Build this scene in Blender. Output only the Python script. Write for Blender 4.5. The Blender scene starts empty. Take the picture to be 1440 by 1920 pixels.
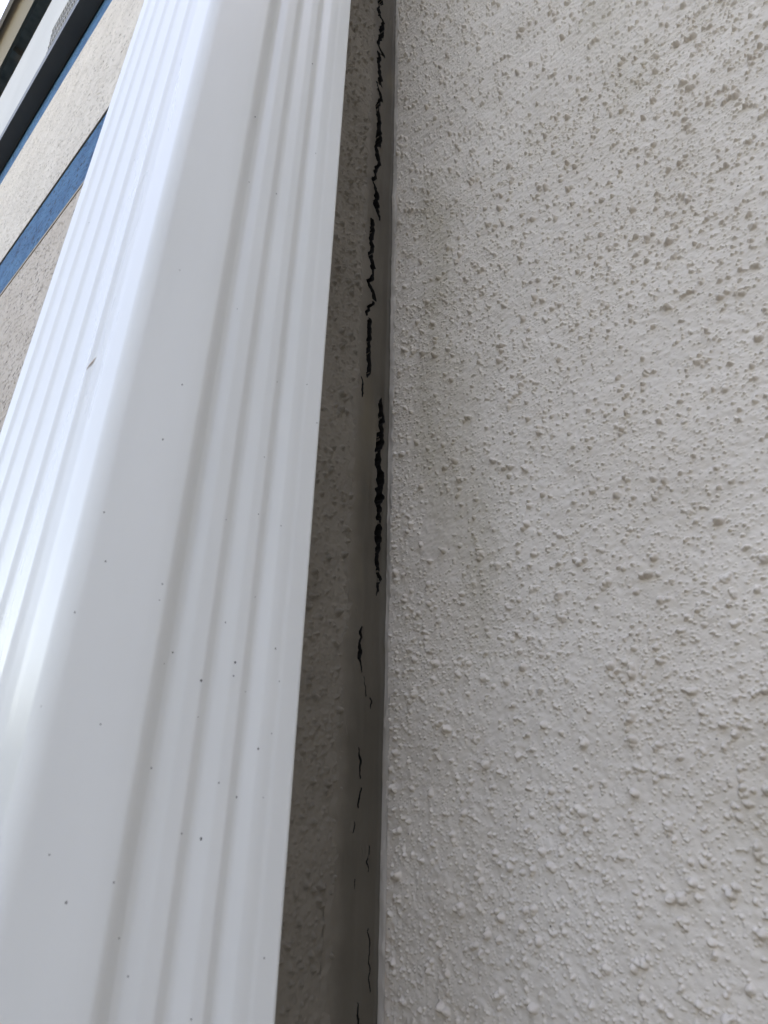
import bpy, bmesh, math, random
import numpy as np
from mathutils import Matrix, Vector

# ------------------------------------------------------------ camera, sky, sun, exposure
SC = bpy.context.scene
C = SC.collection
cam_d = bpy.data.cameras.new('camera')
cam = bpy.data.objects.new('camera', cam_d); C.objects.link(cam)
SC.camera = cam
rX, rY, rZ = (.67511435, .33080603, .65938455), (-.73748573, .28045232, .61437879), (.01831428, -.90106263, .43330211)
right = Vector((rX[0], rY[0], rZ[0])); down = Vector((rX[1], rY[1], rZ[1])); fwd = Vector((rX[2], rY[2], rZ[2]))
m = Matrix((( right[0], -down[0], -fwd[0], 0), (right[1], -down[1], -fwd[1], 0), (right[2], -down[2], -fwd[2], 0), (0, 0, 0, 1)))
cam.matrix_world = m
cam_d.sensor_fit = 'VERTICAL'; cam_d.sensor_height = 24; cam_d.lens = 24*1183/1920
cam_d.clip_start = .01; cam_d.clip_end = 2000
cam_d.dof.use_dof = True; cam_d.dof.focus_distance = .60; cam_d.dof.aperture_fstop = 18

SUN_EL, SUN_AZ = math.radians(62), math.radians(105)      # azimuth measured from +Y towards +X (behind the walls)
world = bpy.data.worlds.new('World'); SC.world = world; world.use_nodes = True
wn = world.node_tree.nodes; wl = world.node_tree.links
bg = wn['Background']; sky = wn.new('ShaderNodeTexSky'); sky.sky_type = 'NISHITA'
sky.sun_disc = False; sky.sun_elevation = SUN_EL; sky.sun_rotation = SUN_AZ; sky.ozone_density = 1.6
wl.new(sky.outputs[0], bg.inputs[0]); bg.inputs[1].default_value = .15
sd = bpy.data.lights.new('sun', 'SUN'); sd.energy = 2.0; sd.angle = math.radians(.5); sd.color = (1, .96, .9)
sun = bpy.data.objects.new('sun', sd); C.objects.link(sun)
sdir = Vector((math.sin(SUN_AZ)*math.cos(SUN_EL), math.cos(SUN_AZ)*math.cos(SUN_EL), math.sin(SUN_EL)))
sun.rotation_euler = sdir.to_track_quat('Z', 'Y').to_euler()
sun.location = (2, 2, 6)
SC.view_settings.view_transform = 'Standard'; SC.view_settings.look = 'None'
SC.view_settings.exposure = 2.68; SC.view_settings.gamma = 1
SC.view_settings.use_white_balance = True; SC.view_settings.white_balance_temperature = 10200; SC.view_settings.white_balance_tint = 19

# ------------------------------------------------------------ helpers
U = .17            # distance to the front of the downspout, metres
YB = .318          # face of the return wall
A = .3427          # face of the near wall
CW = .20           # face of the far wall
GZ, TOP = -1.5, 2.9
rng = np.random.default_rng(7)
R = random.Random(5)

def tag(o, label=None, cat=None, group=None, kind=None):
    if label: o['label'] = label
    if cat: o['category'] = cat
    if group: o['group'] = group
    if kind: o['kind'] = kind
    return o

def empty(name, loc=(0, 0, 0)):
    o = bpy.data.objects.new(name, None); C.objects.link(o); o.location = loc; return o

def mesh_obj(name, verts, faces, mats, parent=None, smooth=False, midx=None):
    me = bpy.data.meshes.new(name)
    me.from_pydata([tuple(v) for v in verts], [], faces)
    for mm in mats: me.materials.append(mm)
    if midx is not None:
        me.polygons.foreach_set('material_index', np.asarray(midx, dtype=np.int32))
    if smooth: me.polygons.foreach_set('use_smooth', np.ones(len(me.polygons), dtype=bool))
    me.update()
    o = bpy.data.objects.new(name, me); C.objects.link(o)
    if parent:
        o.parent = parent
        o.matrix_parent_inverse = Matrix.Translation(-parent.location)
    return o

def box(V, F, x0, x1, y0, y1, z0, z1):
    n = len(V)
    V += [(x0, y0, z0), (x1, y0, z0), (x1, y1, z0), (x0, y1, z0), (x0, y0, z1), (x1, y0, z1), (x1, y1, z1), (x0, y1, z1)]
    F += [(n, n+3, n+2, n+1), (n+4, n+5, n+6, n+7), (n, n+1, n+5, n+4), (n+1, n+2, n+6, n+5), (n+2, n+3, n+7, n+6), (n+3, n, n+4, n+7)]

def grid_mesh(name, P, mats, midx=None, flip=False, extra=None, parent=None, smooth=True):
    """P: (n, m, 3) array of points -> one mesh; extra = (verts, faces, material index) appended"""
    n, mm = P.shape[:2]
    co = P.reshape(-1, 3)
    idx = np.arange(n*mm).reshape(n, mm)
    q = np.stack([idx[:-1, :-1], idx[1:, :-1], idx[1:, 1:], idx[:-1, 1:]], -1).reshape(-1, 4)
    if flip: q = q[:, ::-1]
    nq = len(q); mi = np.zeros(nq, dtype=np.int32) if midx is None else midx.reshape(-1).astype(np.int32)
    sm = np.full(nq, smooth)
    if extra:
        ev, ef, em = extra
        q = np.concatenate([q, np.array(ef) + len(co)]); co = np.concatenate([co, np.array(ev, dtype=float)])
        mi = np.concatenate([mi, np.full(len(ef), em, dtype=np.int32)]); sm = np.concatenate([sm, np.zeros(len(ef), dtype=bool)])
    me = bpy.data.meshes.new(name)
    me.vertices.add(len(co)); me.vertices.foreach_set('co', co.astype(np.float32).ravel())
    me.loops.add(len(q)*4); me.loops.foreach_set('vertex_index', q.astype(np.int32).ravel())
    me.polygons.add(len(q)); me.polygons.foreach_set('loop_start', np.arange(0, len(q)*4, 4, dtype=np.int32))
    me.polygons.foreach_set('loop_total', np.full(len(q), 4, dtype=np.int32))
    for t in mats: me.materials.append(t)
    me.polygons.foreach_set('material_index', mi)
    me.polygons.foreach_set('use_smooth', sm)
    me.update(calc_edges=True); me.validate()
    o = bpy.data.objects.new(name, me); C.objects.link(o)
    if parent:
        o.parent = parent; o.matrix_parent_inverse = Matrix.Translation(-parent.location)
    return o

def smooth_noise(shape, step, scale, aniso=(1, 1)):
    """gaussian-filtered white noise, unit variance; scale = feature size in metres"""
    w = rng.standard_normal(shape)
    fy = np.fft.fftfreq(shape[0], step)[:, None]*scale*aniso[0]; fz = np.fft.rfftfreq(shape[1], step)[None, :]*scale*aniso[1]
    g = np.exp(-2*(fy**2+fz**2)*math.pi**2*.25)
    o = np.fft.irfft2(np.fft.rfft2(w)*g, s=shape)
    return o/o.std()

def stucco(n, m_, step, dens=1.0, mask=None):
    """height field (metres) of coarse sprayed stucco: lumps thrown on a dragged ground coat"""
    H = .00016*smooth_noise((n, m_), step, .012) + .00013*smooth_noise((n, m_), step, .0045, (1, .7)) + .00010*smooth_noise((n, m_), step, .0019)
    patch = smooth_noise((n, m_), step, .035)
    area = n*m_*step*step
    L = np.zeros((n, m_))
    for (r0, r1, per_cm2, hf) in ((.0015, .0025, .50, 1.2), (.0009, .0015, 1.8, 1.25), (.00055, .0009, 8.0, 1.25), (.00038, .00055, 24.0, 1.1)):
        cnt = int(area*1e4*per_cm2*dens)
        for _ in range(cnt):
            cy, cz = rng.random()*n, rng.random()*m_
            iy, iz = int(cy), int(cz)
            if rng.random() > .62 + .15*patch[iy, iz]: continue
            if mask is not None and rng.random() > mask[iy, iz]: continue
            rr = r0 + (r1-r0)*rng.random()**2
            for b in range(1 + int(rng.random()**1.5*3.2) if r0 > .0008 else 1):
                by = cy + (b > 0)*rng.normal()*rr*.75/step; bz = cz + (b > 0)*rng.normal()*rr*.75/step
                r_ = rr*(1 if b == 0 else .45+.5*rng.random())
                k = int(r_*1.7/step)+1
                y0, y1, z0, z1 = int(by)-k, int(by)+k+1, int(bz)-k, int(bz)+k+1
                if y0 < 0 or z0 < 0 or y1 > n or z1 > m_: continue
                yy = (np.arange(y0, y1)-by)[:, None]*step/r_; zz = (np.arange(z0, z1)-bz)[None, :]*step/r_
                th = rng.random()*math.pi; c_, s_ = math.cos(th), math.sin(th); e = .75+.35*rng.random()
                u_ = (yy*c_+zz*s_)/e; v_ = (-yy*s_+zz*c_)*(.8+.2*e)
                d = u_*u_+v_*v_
                h = hf*r_*(.75+.6*rng.random())*np.maximum(0, 1-d**1.5)**.5
                S = L[y0:y1, z0:z1]; np.maximum(S, h, out=S)
    # soften the skirts of the lumps a little (paint film)
    K = L.copy()
    K[1:-1, 1:-1] = .7*L[1:-1, 1:-1] + .075*(L[2:, 1:-1]+L[:-2, 1:-1]+L[1:-1, 2:]+L[1:-1, :-2])
    rough = 1 + .10*smooth_noise((n, m_), step, .0012)
    return H + K*rough

# ------------------------------------------------------------ materials
def new_mat(name):
    mt = bpy.data.materials.new(name); mt.use_nodes = True
    return mt, mt.node_tree.nodes, mt.node_tree.links, mt.node_tree.nodes['Principled BSDF']

def pos_node(N):
    g = N.new('ShaderNodeNewGeometry'); return g.outputs['Position']

def ramp(N, a, ca, b, cb):
    r = N.new('ShaderNodeValToRGB'); e = r.color_ramp.elements
    e[0].position = a; e[0].color = (*ca, 1); e[1].position = b; e[1].color = (*cb, 1); return r

def stucco_mat(name, c0, c1, rough=.85, micro=.25, grain=False, stain=None, mscale=900, spots=None):
    mt, N, Lk, P = new_mat(name)
    pos = pos_node(N)
    n1 = N.new('ShaderNodeTexNoise'); n1.inputs['Scale'].default_value = 14; n1.inputs['Detail'].default_value = 6
    Lk.new(pos, n1.inputs['Vector'])
    r = ramp(N, .3, c0, .7, c1); Lk.new(n1.outputs['Fac'], r.inputs[0]); col = r.outputs[0]
    if spots:
        v = N.new('ShaderNodeTexVoronoi'); v.inputs['Scale'].default_value = spots[0]; v.inputs['Randomness'].default_value = 1
        Lk.new(pos, v.inputs['Vector'])
        rr = ramp(N, spots[1], (1, 1, 1), spots[1]+.08, (0, 0, 0)); Lk.new(v.outputs['Distance'], rr.inputs[0])
        n3 = N.new('ShaderNodeTexNoise'); n3.inputs['Scale'].default_value = spots[0]*.4; Lk.new(pos, n3.inputs['Vector'])
        r3 = ramp(N, .5, (0, 0, 0), .62, (1, 1, 1)); Lk.new(n3.outputs['Fac'], r3.inputs[0])
        mu = N.new('ShaderNodeMath'); mu.operation = 'MULTIPLY'; Lk.new(rr.outputs[0], mu.inputs[0]); Lk.new(r3.outputs[0], mu.inputs[1])
        mx = N.new('ShaderNodeMix'); mx.data_type = 'RGBA'
        Lk.new(mu.outputs[0], mx.inputs[0]); Lk.new(col, mx.inputs[6]); mx.inputs[7].default_value = (*spots[2], 1); col = mx.outputs[2]
    if stain:
        n2 = N.new('ShaderNodeTexNoise'); n2.inputs['Scale'].default_value = 9; n2.inputs['Detail'].default_value = 4
        mp = N.new('ShaderNodeMapping'); mp.inputs['Scale'].default_value = (1, 1, .35); mp.inputs['Location'].default_value = (3.1, 1.7, .4)
        Lk.new(pos, mp.inputs[0]); Lk.new(mp.outputs[0], n2.inputs['Vector'])
        r2 = ramp(N, .56, (0, 0, 0), .78, (.75, .75, .75)); Lk.new(n2.outputs['Fac'], r2.inputs[0])
        mx = N.new('ShaderNodeMix'); mx.data_type = 'RGBA'
        Lk.new(r2.outputs[0], mx.inputs[0]); Lk.new(col, mx.inputs[6]); mx.inputs[7].default_value = (*stain, 1); col = mx.outputs[2]
    Lk.new(col, P.inputs['Base Color']); P.inputs['Roughness'].default_value = rough
    P.inputs['Specular IOR Level'].default_value = .35
    nb = N.new('ShaderNodeTexNoise'); nb.inputs['Scale'].default_value = mscale; nb.inputs['Detail'].default_value = 3
    Lk.new(pos, nb.inputs['Vector'])
    bp = N.new('ShaderNodeBump'); bp.inputs['Strength'].default_value = micro; bp.inputs['Distance'].default_value = .0004
    Lk.new(nb.outputs['Fac'], bp.inputs['Height'])
    last = bp
    if grain:
        v = N.new('ShaderNodeTexVoronoi'); v.inputs['Scale'].default_value = grain; v.feature = 'SMOOTH_F1'; v.inputs['Smoothness'].default_value = .3
        Lk.new(pos, v.inputs['Vector'])
        rr = ramp(N, .15, (1, 1, 1), .45, (0, 0, 0)); Lk.new(v.outputs['Distance'], rr.inputs[0])
        b2 = N.new('ShaderNodeBump'); b2.inputs['Strength'].default_value = 1; b2.inputs['Distance'].default_value = .0035
        Lk.new(rr.outputs[0], b2.inputs['Height']); Lk.new(bp.outputs[0], b2.inputs['Normal']); last = b2
    Lk.new(last.outputs[0], P.inputs['Normal'])
    return mt

def plain(name, col, rough=.5, var=.06, spec=.5, scale=8):
    mt, N, Lk, P = new_mat(name)
    n1 = N.new('ShaderNodeTexNoise'); n1.inputs['Scale'].default_value = scale; n1.inputs['Detail'].default_value = 5
    Lk.new(pos_node(N), n1.inputs['Vector'])
    lo = tuple(c*(1-var) for c in col); hi = tuple(min(1, c*(1+var)) for c in col)
    r = ramp(N, .3, lo, .7, hi); Lk.new(n1.outputs['Fac'], r.inputs[0]); Lk.new(r.outputs[0], P.inputs['Base Color'])
    P.inputs['Roughness'].default_value = rough; P.inputs['Specular IOR Level'].default_value = spec
    return mt

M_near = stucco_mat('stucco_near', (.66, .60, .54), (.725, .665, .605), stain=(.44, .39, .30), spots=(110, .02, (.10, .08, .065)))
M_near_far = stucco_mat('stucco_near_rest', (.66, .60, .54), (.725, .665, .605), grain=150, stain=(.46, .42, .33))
M_ret_shaded = stucco_mat('stucco_return_shaded', (.175, .152, .124), (.225, .198, .164))  # recess shade is put into this base colour, here and on the rest
M_ret_shaded_far = stucco_mat('stucco_return_shaded_rest', (.175, .152, .124), (.225, .198, .164), grain=150)
M_seal_shaded = stucco_mat('sealant', (.088, .075, .058), (.125, .108, .086), rough=.75, micro=.12, stain=(.27, .21, .12), mscale=500)  # dark sealant colour with the shade of the corner painted in
# the sealant film thins out to the shade-darkened colour of the return wall at its feathered edge
N = M_seal_shaded.node_tree.nodes; Lk = M_seal_shaded.node_tree.links; P = N['Principled BSDF']
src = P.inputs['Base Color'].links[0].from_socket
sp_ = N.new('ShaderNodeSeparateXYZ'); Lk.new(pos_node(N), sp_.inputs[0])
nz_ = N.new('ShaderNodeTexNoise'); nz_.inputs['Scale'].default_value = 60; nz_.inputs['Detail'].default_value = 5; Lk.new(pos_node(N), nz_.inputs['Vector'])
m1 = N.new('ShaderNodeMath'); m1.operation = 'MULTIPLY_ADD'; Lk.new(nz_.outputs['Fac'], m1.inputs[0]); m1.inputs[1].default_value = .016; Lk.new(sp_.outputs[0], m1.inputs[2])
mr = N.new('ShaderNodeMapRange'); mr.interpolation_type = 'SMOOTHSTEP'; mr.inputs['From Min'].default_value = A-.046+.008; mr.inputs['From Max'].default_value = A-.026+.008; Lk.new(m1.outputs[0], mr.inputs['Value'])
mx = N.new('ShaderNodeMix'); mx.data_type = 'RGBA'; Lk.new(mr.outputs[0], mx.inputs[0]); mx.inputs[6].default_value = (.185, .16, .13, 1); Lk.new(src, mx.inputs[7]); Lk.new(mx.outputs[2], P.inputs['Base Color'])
M_leg = stucco_mat('sealant_smear', (.40, .365, .325), (.52, .48, .44), micro=.3)
M_crack_shade = plain('crack_shade', (.012, .011, .010), .95, .3, .1)  # near-black crack walls and floor, painting in the shade of the gap
M_cream = stucco_mat('stucco_cream', (.56, .505, .45), (.66, .60, .54), grain=75, micro=.5, spots=(90, .28, (.22, .19, .15)), mscale=300)
M_low = stucco_mat('stucco_beige', (.48, .41, .35), (.56, .49, .43), grain=90, micro=.5, spots=(110, .30, (.12, .10, .085)), mscale=300)
M_blue = stucco_mat('stucco_blue', (.014, .10, .22), (.038, .17, .32), grain=90, micro=.5, spots=(95, .36, (.006, .02, .05)), mscale=300)
M_trim = plain('trim_tan', (.30, .25, .19), .7)
M_grey = plain('dark_grey_metal', (.075, .08, .078), .45, .08)
M_white = plain('white_fascia_paint', (.50, .51, .52), .7, .05, scale=3)
M_slot = plain('vent_dark', (.02, .018, .016), .9)
M_brown = plain('dark_brown_wood', (.32, .26, .19), .7, .3, scale=20)
M_olive = plain('olive_metal', (.17, .14, .095), .5)
M_tan = plain('tan_gutter', (.27, .235, .19), .45)
M_lip = plain('pale_gutter_lip', (.75, .72, .66), .4)
M_ground = plain('asphalt_ground', (.045, .043, .040), .85, .15, scale=3)
M_speck = plain('dirt_speck', (.02, .018, .018), .8)
M_scr = plain('scratch', (.45, .33, .26), .7)
# glossy white paint with a faint film of dust
M_pipe, N, Lk, P = new_mat('white_aluminium_paint')
n1 = N.new('ShaderNodeTexNoise'); n1.inputs['Scale'].default_value = 9; n1.inputs['Detail'].default_value = 5
mp = N.new('ShaderNodeMapping'); mp.inputs['Scale'].default_value = (3, 3, .5); Lk.new(pos_node(N), mp.inputs[0]); Lk.new(mp.outputs[0], n1.inputs['Vector'])
r = ramp(N, .3, (.665, .675, .665), .7, (.73, .74, .735)); Lk.new(n1.outputs['Fac'], r.inputs[0]); Lk.new(r.outputs[0], P.inputs['Base Color'])
r2 = ramp(N, .3, (.26, .26, .26), .7, (.38, .38, .38)); Lk.new(n1.outputs['Fac'], r2.inputs[0]); Lk.new(r2.outputs[0], P.inputs['Roughness'])
P.inputs['IOR'].default_value = 1.38; P.inputs['Coat Weight'].default_value = .0; P.inputs['Coat Roughness'].default_value = .12
nb = N.new('ShaderNodeTexNoise'); nb.inputs['Scale'].default_value = 16; nb.inputs['Detail'].default_value = 1
mp2 = N.new('ShaderNodeMapping'); mp2.inputs['Scale'].default_value = (1, 1, .25); Lk.new(pos_node(N), mp2.inputs[0]); Lk.new(mp2.outputs[0], nb.inputs['Vector'])
bp = N.new('ShaderNodeBump'); bp.inputs['Strength'].default_value = .7; bp.inputs['Distance'].default_value = .0016
Lk.new(nb.outputs['Fac'], bp.inputs['Height']); Lk.new(bp.outputs[0], P.inputs['Normal'])

# ------------------------------------------------------------ ground
V, F = [], []
V += [(-400, -400, GZ), (400, -400, GZ), (400, 400, GZ), (-400, 400, GZ)]; F += [(0, 1, 2, 3)]
tag(mesh_obj('ground', V, F, [M_ground]), kind='structure')

# ------------------------------------------------------------ unseen row of trees, added to dim horizon light and reflections in the paint
V, F = [], []
for i in range(32000):
    yy_ = -14 + 124*R.random()**1.25; top_ = 2.3 + .9*math.sin(yy_*.9) + .6*math.sin(yy_*2.3+1)
    zz_ = GZ + (top_+max(0, yy_-15)*.05-GZ)*R.random()**.8; xx_ = -7 + R.uniform(-1, 1)
    a_, b_ = R.uniform(0, 6.28), R.uniform(-1, 1); s_ = R.uniform(.10, .22)*(1+max(0, yy_-15)*.03)
    e1 = Vector((math.cos(a_), math.sin(a_), b_)).normalized()*s_; e2 = e1.cross(Vector((R.uniform(-1, 1), R.uniform(-1, 1), 1))).normalized()*s_*.6
    p_ = Vector((xx_, yy_, zz_)); n_ = len(V); V += [tuple(p_-e1), tuple(p_+e2), tuple(p_+e1), tuple(p_-e2)]; F.append((n_, n_+1, n_+2, n_+3))
tag(mesh_obj('added_tree_line', V, F, [plain('leaf', (.06, .09, .035), .6)]), 'unseen green line of trees, added to dim low sky light and reflections', 'trees', kind='stuff')

# ------------------------------------------------------------ near wall (faces -X)
st = .00045
y0, y1, z0, z1 = -.115, YB-.0060, -.15, 1.16
ny, nz = int((y1-y0)/st), int((z1-z0)/st)
ys = np.linspace(y0, y1, ny); zs = np.linspace(z0, z1, nz)
tt = np.clip((y1-ys)/.012, 0, 1)
H = stucco(ny, nz, st, mask=np.repeat((.85+.15*tt)[:, None], nz, 1))
keep = np.concatenate([np.where(zs < .55)[0], np.where(zs >= .55)[0][::2]]); zs = zs[keep]; H = H[:, keep]; nz = len(zs)
edge = np.minimum.reduce([np.clip((ys-y0)/.01, 0, 1)[:, None]+0*zs[None], np.clip((zs-z0)/.01, 0, 1)[None]+0*ys[:, None], np.clip((z1-zs)/.01, 0, 1)[None]+0*ys[:, None]])
H = 1.3*H*edge
P3 = np.zeros((ny, nz, 3)); P3[..., 0] = A-H; P3[..., 1] = ys[:, None]; P3[..., 2] = zs[None]
EV, EF = [], []
def quad(*p):
    n = len(EV); EV.extend(p); EF.append([n, n+1, n+2, n+3])
for (ya, yb, za, zb) in ((-3, y0, GZ, TOP), (y0, YB-.0060, GZ, z0), (y0, YB-.0060, z1, TOP)):
    quad((A, ya, za), (A, ya, zb), (A, yb, zb), (A, yb, za))
bv, bf = [], []
box(bv, bf, A+.004, A+.30, -3, YB+.2, GZ, TOP)
for f in bf: EF.append([i+len(EV) for i in f])
EV += bv
near = grid_mesh('stucco_wall', P3, [M_near, M_near_far], flip=True, extra=(EV, EF, 1))
tag(near, 'big rough grey beige stucco wall with raised lumps, filling the right half', 'wall')

# ------------------------------------------------------------ return wall (faces -Y) behind the downspout
st = .0008
x0, x1 = CW+.002, A-.036
nx = int((x1-x0)/st); z0, z1 = -.16, 1.30; nz = int((z1-z0)/st)
xs = np.linspace(x0, x1, nx); zs = np.linspace(z0, z1, nz)
t = np.clip((x1-xs)/.014, 0, 1)
H = stucco(nx, nz, st, dens=1.15, mask=np.repeat((t**.7)[:, None], nz, 1))
H = 1.5*H*np.clip((xs-x0)/.006, 0, 1)[:, None]*np.clip((zs-z0)/.01, 0, 1)[None]*np.clip((z1-zs)/.01, 0, 1)[None]
P3 = np.zeros((nx, nz, 3)); P3[..., 0] = xs[:, None]; P3[..., 1] = YB-H; P3[..., 2] = zs[None]
EV, EF = [], []
for (za, zb) in ((GZ, z0), (z1, TOP)):
    quad((CW+.002, YB, za), (A-.036, YB, za), (A-.036, YB, zb), (CW+.002, YB, zb))
bv, bf = [], []
box(bv, bf, CW+.002, A-.034, YB+.002, YB+.16, GZ, TOP)
for f in bf: EF.append([i+len(EV) for i in f])
EV += bv
ret = grid_mesh('stucco_wall', P3, [M_ret_shaded, M_ret_shaded_far], flip=False, extra=(EV, EF, 1))
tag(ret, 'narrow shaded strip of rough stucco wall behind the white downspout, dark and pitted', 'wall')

# ------------------------------------------------------------ unseen wing wall, added behind the camera to block light from the recess
V, F = [], []
box(V, F, -.36, A-.001, -1.25, -1.0, GZ, TOP)
tag(mesh_obj('stucco_wall', V, F, [M_near_far]), 'unseen short stucco wing wall, added to block light opposite the downspout', 'wall')

# ------------------------------------------------------------ cracked sealant in the inside corner
CR= [[(-0.0292, 0.9831, 7.85), (-0.0289, 0.9392, 7.68), (-0.0322, 0.9181, 4.71), (-0.0269, 0.9058, 6.63), (-0.0219, 0.9049, 4.79), (-0.025, 0.8767, 6.56), (-0.0265, 0.863, 4.63), (-0.0297, 0.8438, 5.45), (-0.0274, 0.8304, 4.54), (-0.0198, 0.832, 5.55), (-0.0267, 0.8075, 6.28), (-0.0249, 0.7823, 6.22), (-0.0318, 0.7683, 2.6), (-0.0245, 0.7704, 6.18), (-0.025, 0.7546, 6.99), (-0.0211, 0.7464, 5.27), (-0.0276, 0.7265, 5.12), (-0.0254, 0.7146, 6.81), (-0.023, 0.6938, 7.62), (-0.0224, 0.6741, 7.54), (-0.025, 0.6505, 5.74), (-0.0229, 0.6395, 7.37), (-0.0218, 0.6302, 4.9), (-0.0279, 0.6153, 3.98), (-0.0244, 0.6079, 3.99), (-0.0305, 0.5975, 3.12), (-0.0255, 0.5927, 5.52), (-0.0226, 0.5807, 7.1), (-0.0229, 0.5644, 6.24), (-0.0202, 0.5574, 5.47), (-0.0199, 0.5498, 2.33)], [(-0.0284, 0.5429, 3.03), (-0.0279, 0.5289, 5.26), (-0.0288, 0.5131, 5.19), (-0.0275, 0.4996, 4.42), (-0.0308, 0.4875, 3.62), (-0.0259, 0.4793, 5.83), (-0.0269, 0.4647, 3.6), (-0.0302, 0.4552, 3.54), (-0.0268, 0.4456, 3.55), (-0.0228, 0.4372, 4.28)], [(-0.025, 0.435, 3.54), (-0.0288, 0.423, 4.17), (-0.0312, 0.4135, 2.74)], [(-0.0283, 0.4117, 4.14), (-0.0272, 0.4017, 3.43), (-0.0272, 0.3861, 4.07), (-0.0279, 0.3705, 6.02), (-0.0254, 0.3601, 5.35), (-0.027, 0.3486, 3.3), (-0.0262, 0.345, 1.32)], [(-0.0347, 0.3418, 1.93), (-0.0317, 0.335, 3.22), (-0.032, 0.3275, 2.56), (-0.0324, 0.3217, 1.27)], [(-0.0086, 0.333, 1.37), (-0.0096, 0.3228, 6.11), (-0.0085, 0.3093, 8.09), (-0.0081, 0.2958, 8.01), (-0.011, 0.2811, 7.85), (-0.0106, 0.2697, 7.79), (-0.0076, 0.2592, 8.44), (-0.0085, 0.2462, 7.68), (-0.0092, 0.2262, 8.17), (-0.0079, 0.2076, 7.45), (-0.0087, 0.1935, 6.73), (-0.0089, 0.1821, 5.45), (-0.0073, 0.1693, 5.42), (-0.0069, 0.1585, 3.58), (-0.0067, 0.1509, 1.19)], [(-0.0256, 0.1231, 1.09), (-0.0264, 0.117, 2.71), (-0.026, 0.1101, 1.62), (-0.0252, 0.1038, 3.22), (-0.0242, 0.0952, 2.67), (-0.0229, 0.091, 0.53)], [(-0.0217, 0.0882, 0.53), (-0.0186, 0.0798, 1.07), (-0.0168, 0.0753, 1.07)], [(-0.013, 0.0747, 1.08), (-0.0117, 0.0712, 2.17), (-0.0116, 0.0676, 0.54)], [(-0.024, 0.0405, 1.01), (-0.0226, 0.0346, 2.52), (-0.0218, 0.0281, 2.01), (-0.0205, 0.0216, 1.5)], [(-0.0212, 0.0157, 0.99), (-0.0213, 0.0087, 1.97), (-0.0206, 0.004, 0.98)], [(-0.0264, -0.0044, 0.96), (-0.0253, -0.0074, 1.92), (-0.0266, -0.0099, 0.48)], [(-0.0111, -0.0176, 0.5), (-0.0117, -0.0266, 0.98), (-0.0119, -0.0325, 0.49)], [(-0.0227, -0.0364, 0.94), (-0.0234, -0.0406, 0.46)], [(-0.0082, -0.0627, 0.48), (-0.0087, -0.0736, 1.41), (-0.0087, -0.0843, 0.93), (-0.0078, -0.0948, 0.46)], [(-0.0179, -0.0984, 0.89), (-0.0161, -0.1086, 1.76)]]
hs = .00028
s_pts = []
XA = A-.0008; YS = YB-.0010; rad = .0035; x_l = A-.046
L1 = (XA-rad)-x_l; L2 = rad*math.pi/2; L3 = .0075-rad
S = np.arange(0, L1+L2+L3, hs); ns = len(S)
z0, z1 = -.16, 1.25; dz = .00065; nz = int((z1-z0)/dz); zs = np.linspace(z0, z1, nz)
bx = np.zeros(ns); by = np.zeros(ns); nxn = np.zeros(ns); nyn = np.zeros(ns)
for i, s in enumerate(S):
    if s < L1: bx[i], by[i], nxn[i], nyn[i] = x_l+s, YS, 0, -1
    elif s < L1+L2:
        th = (s-L1)/rad; bx[i] = XA-rad+rad*math.sin(th); by[i] = YS-rad+rad*math.cos(th); nxn[i] = -math.sin(th); nyn[i] = -math.cos(th)
    else: bx[i], by[i], nxn[i], nyn[i] = XA, YS-rad-(s-L1-L2), -1, 0
n_long = smooth_noise((ns, nz), hs, .010, (1, 5)); n_mid = smooth_noise((ns, nz), hs, .0035, (1, 3)); n_f = smooth_noise((ns, nz), hs, .0008)
H = .00042*n_long + .00013*n_mid + .00001*n_f
wob = (.003+.0022*smooth_noise((1, nz), dz, .02)[0]+.0010*smooth_noise((1, nz), dz, .004)[0])[None]
H += -.0016*np.clip(1-(S[:, None]-wob)/.004, 0, 1) - .0006*np.clip((S-(L1+L2+L3-.004))/.004, 0, 1)[:, None]   # feathered edges
zz = zs[None]; xx = bx[:, None]
ccx = np.full(nz, 99.)
depth = np.zeros((ns, nz))
jit = smooth_noise((1, nz), dz, .004)[0]*.0007 + smooth_noise((1, nz), dz, .0017)[0]*.00028
jit2 = smooth_noise((1, nz), dz, .005)[0]*.16 + smooth_noise((1, nz), dz, .0026)[0]*.10
sx = (S-L1)+(XA-rad-A)       # arc-length measured like x - A on the flat leg
for L in CR:
    px = np.array([p[0] for p in L]); pz = np.array([p[1] for p in L]); pw = np.array([(max(p[2]*.00043+.0004, .0021) if len(L) > 5 and p[2] > 3 else p[2]*.00030) for p in L])
    o_ = np.argsort(pz); pz, px, pw = pz[o_], px[o_], pw[o_]
    msk = (zs >= pz[0]) & (zs <= pz[-1])
    cx = np.interp(zs, pz, px)+jit; w = np.interp(zs, pz, pw)*(1+jit2)
    w = np.where(msk, w, 0)
    d = np.abs(sx[:, None]-cx[None])
    inside = (d < w[None]) & msk[None]
    depth = np.maximum(depth, np.where(inside, np.minimum(.011, .0012+(w[None]-d)*9), 0)/.011)
    near_ = np.exp(-((d-w[None])/.0018)**2)*(~inside)*msk[None]
    H += near_*(.00030+.00025*n_mid)               # curled lips
crumb = (smooth_noise((ns, nz), hs, .0012) > 2.2) & (depth > .3)
depth = np.where(crumb, .12, depth)
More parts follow.
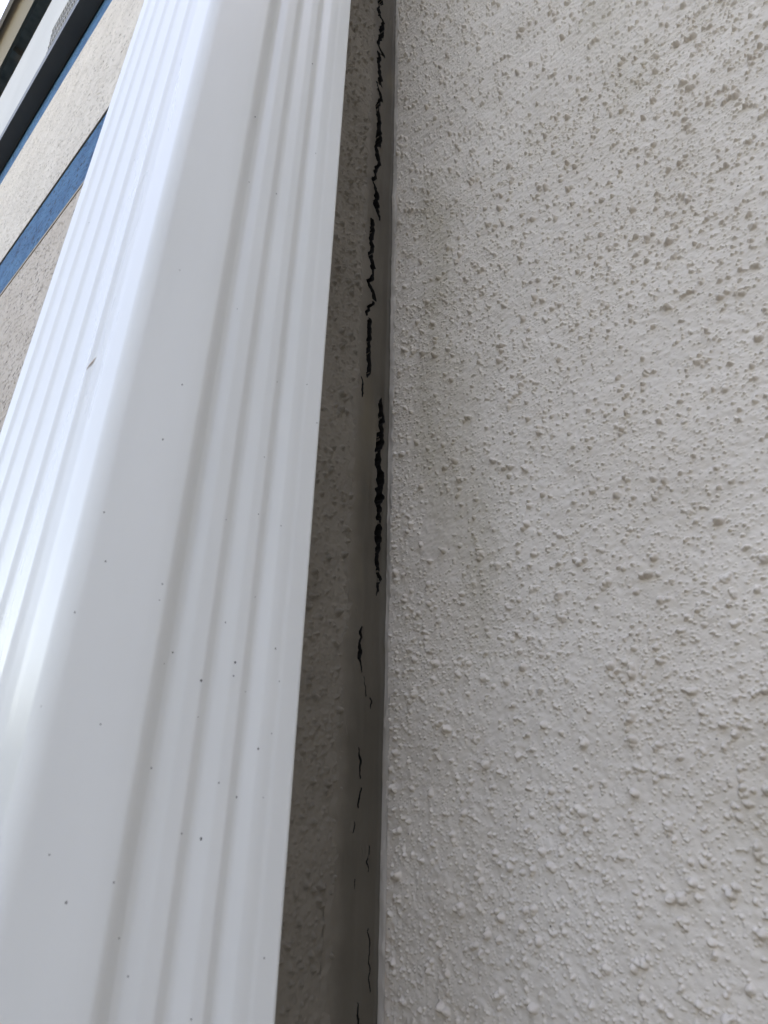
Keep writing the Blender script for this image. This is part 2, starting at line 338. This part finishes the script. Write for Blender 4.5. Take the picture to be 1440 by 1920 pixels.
# small dirt pits and stretch marks in the film
pits = (smooth_noise((ns, nz), hs, .0011, (1, 4)) > 3.0)
H -= pits.astype(float)*.0006
lg = np.clip((S-L1)/L2, 0, 1)*np.clip((L1+L2+L3-S)/.0015, 0, 1)
H += lg[:, None]*(.0005+.0006*smooth_noise((1, nz), dz, .03)+.00035*smooth_noise((1, nz), dz, .006))
H += (S > L1+L2*.7)[:, None]*(.00030*n_mid+.00045*np.maximum(smooth_noise((ns, nz), hs, .0018)-1.2, 0))
P3 = np.zeros((ns, nz, 3))
P3[..., 0] = bx[:, None]+nxn[:, None]*H - 0*depth
P3[..., 1] = by[:, None]+nyn[:, None]*H + depth*.011
P3[..., 2] = zz
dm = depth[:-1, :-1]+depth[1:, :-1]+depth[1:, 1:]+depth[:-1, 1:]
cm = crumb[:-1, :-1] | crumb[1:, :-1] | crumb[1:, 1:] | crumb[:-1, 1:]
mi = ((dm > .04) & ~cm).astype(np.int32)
EV, EF = [], []
for (za, zb) in ((GZ, z0), (z1, TOP)):
    quad((x_l, YS+.001, za), (A-.004, YS, za), (A-.004, YS, zb), (x_l, YS+.001, zb))
    quad((A-.004, YS, za), (A-.0006, YS-.0075, za), (A-.0006, YS-.0075, zb), (A-.004, YS, zb))
mi[(S[:-1] > L1+L2*.75), :] = 2
seal = grid_mesh('corner_sealant', P3, [M_seal_shaded, M_crack_shade, M_leg], midx=mi, flip=False, extra=(EV, EF, 0))
tag(seal, 'smooth dark sealant strip in the wall corner, split by a long jagged black crack', 'sealant')

# ------------------------------------------------------------ downspout
XL, XR, YF, YK = .367*U, .8435*U, U, 1.838*U
def front_h(s):
    pts = [(0, .0062), (.10, .0042), (.27, .0007), (.315, 0), (.340, .0008), (.395, .0042), (.425, .0046), (.47, .0026), (.53, .0018), (.575, .0034), (.595, .0034), (.65, .0016), (.70, .0012), (.745, .0029), (.76, .0029), (.81, .0010), (.84, .0007), (.875, .0007), (.895, .0004), (.97, .0002), (1, 0)]
    return float(np.interp(s, [p[0] for p in pts], [p[1] for p in pts]))
prof = []
W = XR-XL
def smooth_curve(f, xs_, k):
    v = np.array([f(x) for x in xs_]); ker = np.exp(-np.linspace(-2, 2, 2*k+1)**2); ker /= ker.sum()
    return np.convolve(np.pad(v, k, mode='edge'), ker, mode='valid')
rc = .0060
phi = math.atan2(.0062-.0042, .10*W)
ss = np.linspace(0, 1, 261)
hh = smooth_curve(front_h, ss, 5)
# right side, front side, left side, back: walked as a closed loop
front = [(XR-W*s, YF+h) for s, h in zip(ss[::-1]*0+ss, np.interp(1-ss, ss, hh))]
xcut = XL+rc-rc*math.sin(phi)
front = [p for p in front if xcut < p[0] < XR-.0025]
yc = YF + float(np.interp((xcut-XL)/W, ss, hh)) + rc*math.cos(phi)
def side_h(y):
    v = y/U; h = 0
    for c in (1.22, 1.345, 1.47, 1.60, 1.72):
        h += .0011*math.exp(-((v-c)/.017)**2)
    return h + (.0006 if v > 1.16 else .0006*max(0, (v-1.10)/.06))*0 - .0004*math.exp(-((v-1.16)/.02)**2)
yy = np.linspace(yc, YK-.004, 320)
left = [(XL-side_h(y), y) for y in yy]
def arc(cx, cy, r_, a0, a1, n=9):
    return [(cx+r_*math.cos(math.radians(a0+(a1-a0)*i/n)), cy+r_*math.sin(math.radians(a0+(a1-a0)*i/n))) for i in range(1, n)]
prof = front + [(XL+rc-rc*math.sin(phi+(math.pi/2-phi)*t_/14), yc-rc*math.cos(phi+(math.pi/2-phi)*t_/14)) for t_ in range(1, 14)] + left + arc(XL+.004, YK-.004, .004, 180, 90) + [(XL+.004, YK)]
prof += [(XR-W*(1-s), YK) for s in (.2, .5, .8)] + arc(XR-.003, YK-.003, .003, 90, 0)
prof += [(XR + .0010*math.sin((y-YF)/(YK-YF)*math.pi*10)**2*0, y) for y in np.linspace(YK-.004, YF+.004, 12)] + arc(XR-.0025, YF+.0025, .0025, 0, -90)
zl = [GZ+.10, -.8, -.2, 0, .2, .4, .6, 1.0, 1.6, 2.2, 2.62]
n = len(prof); PV = []
for z in zl:
    for (x, y) in prof: PV.append((x, y, z))
PF = []
for k in range(len(zl)-1):
    for i in range(n):
        j = (i+1) % n
        PF.append((k*n+i, k*n+j, (k+1)*n+j, (k+1)*n+i))
PF = [f[::-1] for f in PF]
npf = len(PF); mid = [0]*npf
# inner face so that the shell has a thickness
SP= [(0.0916, 0.2902, 0, 0.37), (0.0731, 0.1799, 0, 0.19), (0.0988, 0.1794, 0, 0.21), (0.12, 0.1551, 0, 0.21), (0.1343, 0.1614, 0, 0.22), (0.141, 0.1455, 0, 0.33), (0.118, 0.1193, 0, 0.2), (0.0788, 0.1086, 0, 0.26), (0.0669, 0.079, 0, 0.23), (0.1061, 0.0897, 0, 0.18), (0.1183, 0.0959, 0, 0.19), (0.1284, 0.0947, 0, 0.19), (0.0702, 0.0643, 0, 0.23), (0.0655, 0.0483, 0, 0.21), (0.0865, 0.0609, 0, 0.24), (0.0865, 0.0559, 0, 0.16), (0.1116, 0.0552, 0, 0.26), (0.1309, 0.05, 0, 0.27), (0.0957, 0.0428, 0, 0.24), (0.0927, 0.0387, 0, 0.15), (0.1161, 0.0429, 0, 0.34), (0.1051, 0.0356, 0, 0.32), (0.1161, 0.0387, 0, 0.25), (0.1337, 0.0396, 0, 0.18), (0.0775, 0.0202, 0, 0.21), (0.1059, 0.0252, 0, 0.16), (0.1325, 0.023, 0, 0.17), (0.1281, 0.018, 0, 0.33), (0.0948, 0.0106, 0, 0.22), (0.1155, 0.0077, 0, 0.23), (0.1232, 0.0041, 0, 0.24), (0.1315, 0.0042, 0, 0.16), (0.1058, -0.0055, 0, 0.22), (0.1126, -0.0069, 0, 0.37), (0.0877, -0.0161, 0, 0.2), (0.0779, -0.0199, 0, 0.31), (0.0722, -0.0099, 0, 0.19), (0.0932, -0.0285, 0, 0.19), (0.0978, -0.0369, 0, 0.19), (0.1158, -0.0478, 0, 0.2), (0.1368, -0.0371, 0, 0.23), (0.1195, 0.3682, 0, 0.43), (0.1093, 0.2562, 0, 0.36), (0.1275, 0.302, 0, 0.27), (0.0953, 0.251, 0, 0.23), (0.0814, 0.1316, 0, 0.27), (0.1215, 0.0661, 0, 0.18), (0.1742, 0.023, 1, 0.2), (0.2243, 0.2782, 1, 0.25), (0.2686, 0.2711, 1, 0.27), (0.1168, 0.2475, 0, 0.12), (0.1219, 0.0348, 0, 0.17)]
def fy(x):
    s = (x-XL)/W; return YF + float(np.interp(s, ss, hh))
def blob(p, nrm, r_, el, mi_):
    """tiny flattened dirt crumb"""
    a = Vector((0, 0, 1)); b = nrm.cross(a).normalized(); n0 = len(PV)
    k = 7
    for q in range(k):
        th = 2*math.pi*q/k; rr = r_*(.75+.5*R.random())
        v = Vector(p)+nrm*.00002+b*rr*math.cos(th)+a*rr*el*math.sin(th); PV.append(tuple(v))
    PV.append(tuple(Vector(p)+nrm*r_*.5)); 
    for q in range(k):
        PF.append((n0+q, n0+(q+1) % k, n0+k)); mid.append(mi_)
for (p, z, side, r_) in SP:
    r_ *= .0011
    if side == 0: blob((p, fy(p), z), Vector((0, -1, 0)), r_, 1.1, 1)
    else: blob((XL-side_h(p), p, z), Vector((-1, 0, 0)), r_, 1.1, 1)
for i in range(9):      # a short rusty scrape on the outer side
    t_ = i/8; blob((XL-side_h(.2068-.0033*t_)-.00001, .2068-.0033*t_, .1447+.0039*t_), Vector((-1, 0, 0)), .00030+.0003*math.sin(math.pi*t_), 1.2, 2)
pipe = mesh_obj('downspout', PV, PF, [M_pipe, M_speck, M_scr], smooth=True, midx=mid)
tag(pipe, 'glossy white corrugated metal downspout with dark dirt specks, running up the wall corner', 'downspout')

# ------------------------------------------------------------ far banded wall (faces -X)
YE = 16
fw = empty('banded_wall', (CW, YB, GZ)); tag(fw, 'far stucco facade with beige, cream and two bright blue bands, left of the downspout', 'wall')
def panel(name, x, za, zb, mat, y0=YB+.001, thick=.06, parent=fw):
    V, F = [], []; box(V, F, x, CW+thick, y0, YE, za, zb)
    return mesh_obj(name, V, F, [mat], parent)
ZB0, ZB1, ZC1, ZG = 1.084, 1.317, 2.305, 3.69
o = panel('stucco_panel', CW, GZ, ZB0-.0102, M_low); o['label'] = 'beige pitted lower panel'
o = panel('blue_band', CW+.0025, ZB0, ZB1-.003, M_blue, y0=YB+.002); o['label'] = 'wide lower blue band'
o = panel('stucco_panel', CW, ZB1, ZC1, M_cream); o['label'] = 'cream upper panel between the blue bands'
o = panel('blue_band', CW+.0025, ZC1+.002, ZG, M_blue, y0=YB+.002); o['label'] = 'upper blue band under the dark board'
V, F = [], []
box(V, F, CW-.0015, CW+.05, YB+.0015, YE, ZB0-.010, ZB0-.0002)
box(V, F, CW-.0008, CW+.05, YB+.0015, YE, ZB1-.003, ZB1-.0002)
mesh_obj('joint_trim', V, F, [M_trim], fw)

# ------------------------------------------------------------ eave
ev = empty('roof_eave', (CW, YB, 2.54)); tag(ev, 'layered eave under the sky, with dark grey board, white soffit and tan fascia', 'eave')
EY0 = YB+.35
def bx(name, x0, x1, z0, z1, mat, parent=ev, y0=EY0, y1=YE):
    V, F = [], []; box(V, F, x0, x1, y0, y1, z0, z1); return mesh_obj(name, V, F, [mat], parent)
bx('dark_board', .0563*2.54, CW-.001, 2.54, 2.66, M_grey)
FB, FT = (.148, 2.62), (.0995, 3.20)
V = [(FB[0], EY0, FB[1]), (FB[0]+.04, EY0, FB[1]), (FT[0]+.04, EY0, FT[1]), (FT[0], EY0, FT[1])]; V += [(x, YE, z) for x, _, z in V]
F = [(0, 1, 2, 3), (7, 6, 5, 4), (0, 4, 5, 1), (1, 5, 6, 2), (2, 6, 7, 3), (3, 7, 4, 0)]
sof = mesh_obj('white_fascia', V, F, [M_white], ev)
bx('recess_board', .0, .5, 3.70, 3.745, M_brown)
bx('drip_strip', .0145*3.62, .0185*3.62, 3.62, 3.698, M_olive)
gx0, gz0, gx1, gz1 = .0145*3.60, 3.60, -.0042*3.69, 3.69
V = [(gx0, EY0, gz0), (gx0, EY0, 3.698), (gx1, EY0, 3.698), (gx1, EY0, gz1)]; V += [(x, YE, z) for x, _, z in V]
F = [(0, 1, 2, 3), (7, 6, 5, 4), (0, 4, 5, 1), (1, 5, 6, 2), (2, 6, 7, 3), (3, 7, 4, 0)]
mesh_obj('fascia', V, F, [M_tan], ev)
bx('gutter_lip', -.0085*3.66, -.0042*3.69-.0005, 3.66, 3.698, M_lip)
for yb in (2.36, 2.85, 3.4, 4.1, 5.0):
    bx('bracket', .068, .14, 3.66, 3.699, M_brown, y0=yb, y1=yb+.05)
# vent grille on the white fascia
V, F, MI = [], [], []
dx = (FT[0]-FB[0])/(FT[1]-FB[1])
def sbox(y0, y1, za, zb, t0, t1, mi_):
    n0 = len(V); xa = FB[0]+dx*(za-FB[1]); xb = FB[0]+dx*(zb-FB[1])
    for y in (y0, y1): V.extend([(xa-t0, y, za), (xa-t1, y, za), (xb-t1, y, zb), (xb-t0, y, zb)])
    for f in ((0, 1, 2, 3), (7, 6, 5, 4), (0, 4, 5, 1), (1, 5, 6, 2), (2, 6, 7, 3), (3, 7, 4, 0)):
        F.append(tuple(n0+q for q in f)); MI.append(mi_)
vy0, vy1, vz0, vz1 = 1.50, 1.985, 2.625, 2.80
sbox(vy0, vy1, vz0, vz1, .0003, .0010, 1)
for i in range(6):
    z = vz0+(vz1-vz0)*i/5
    if i != 3: sbox(vy0, vy1, z-.0028, z+.0028, .0002, .0030, 0)
for i in range(41):
    y = vy0+(vy1-vy0)*i/25
    if i < 26: sbox(y-.0022, y+.0022, vz0, vz1, .0002, .0018, 0)
mesh_obj('vent_grille', V, F, [M_white, M_slot], sof, midx=MI)
# roof deck and wall top over everything
V, F = [], []; box(V, F, -.02, 6, EY0, YE, 3.747, 3.83)
mesh_obj('roof_deck', V, F, [M_brown], ev)
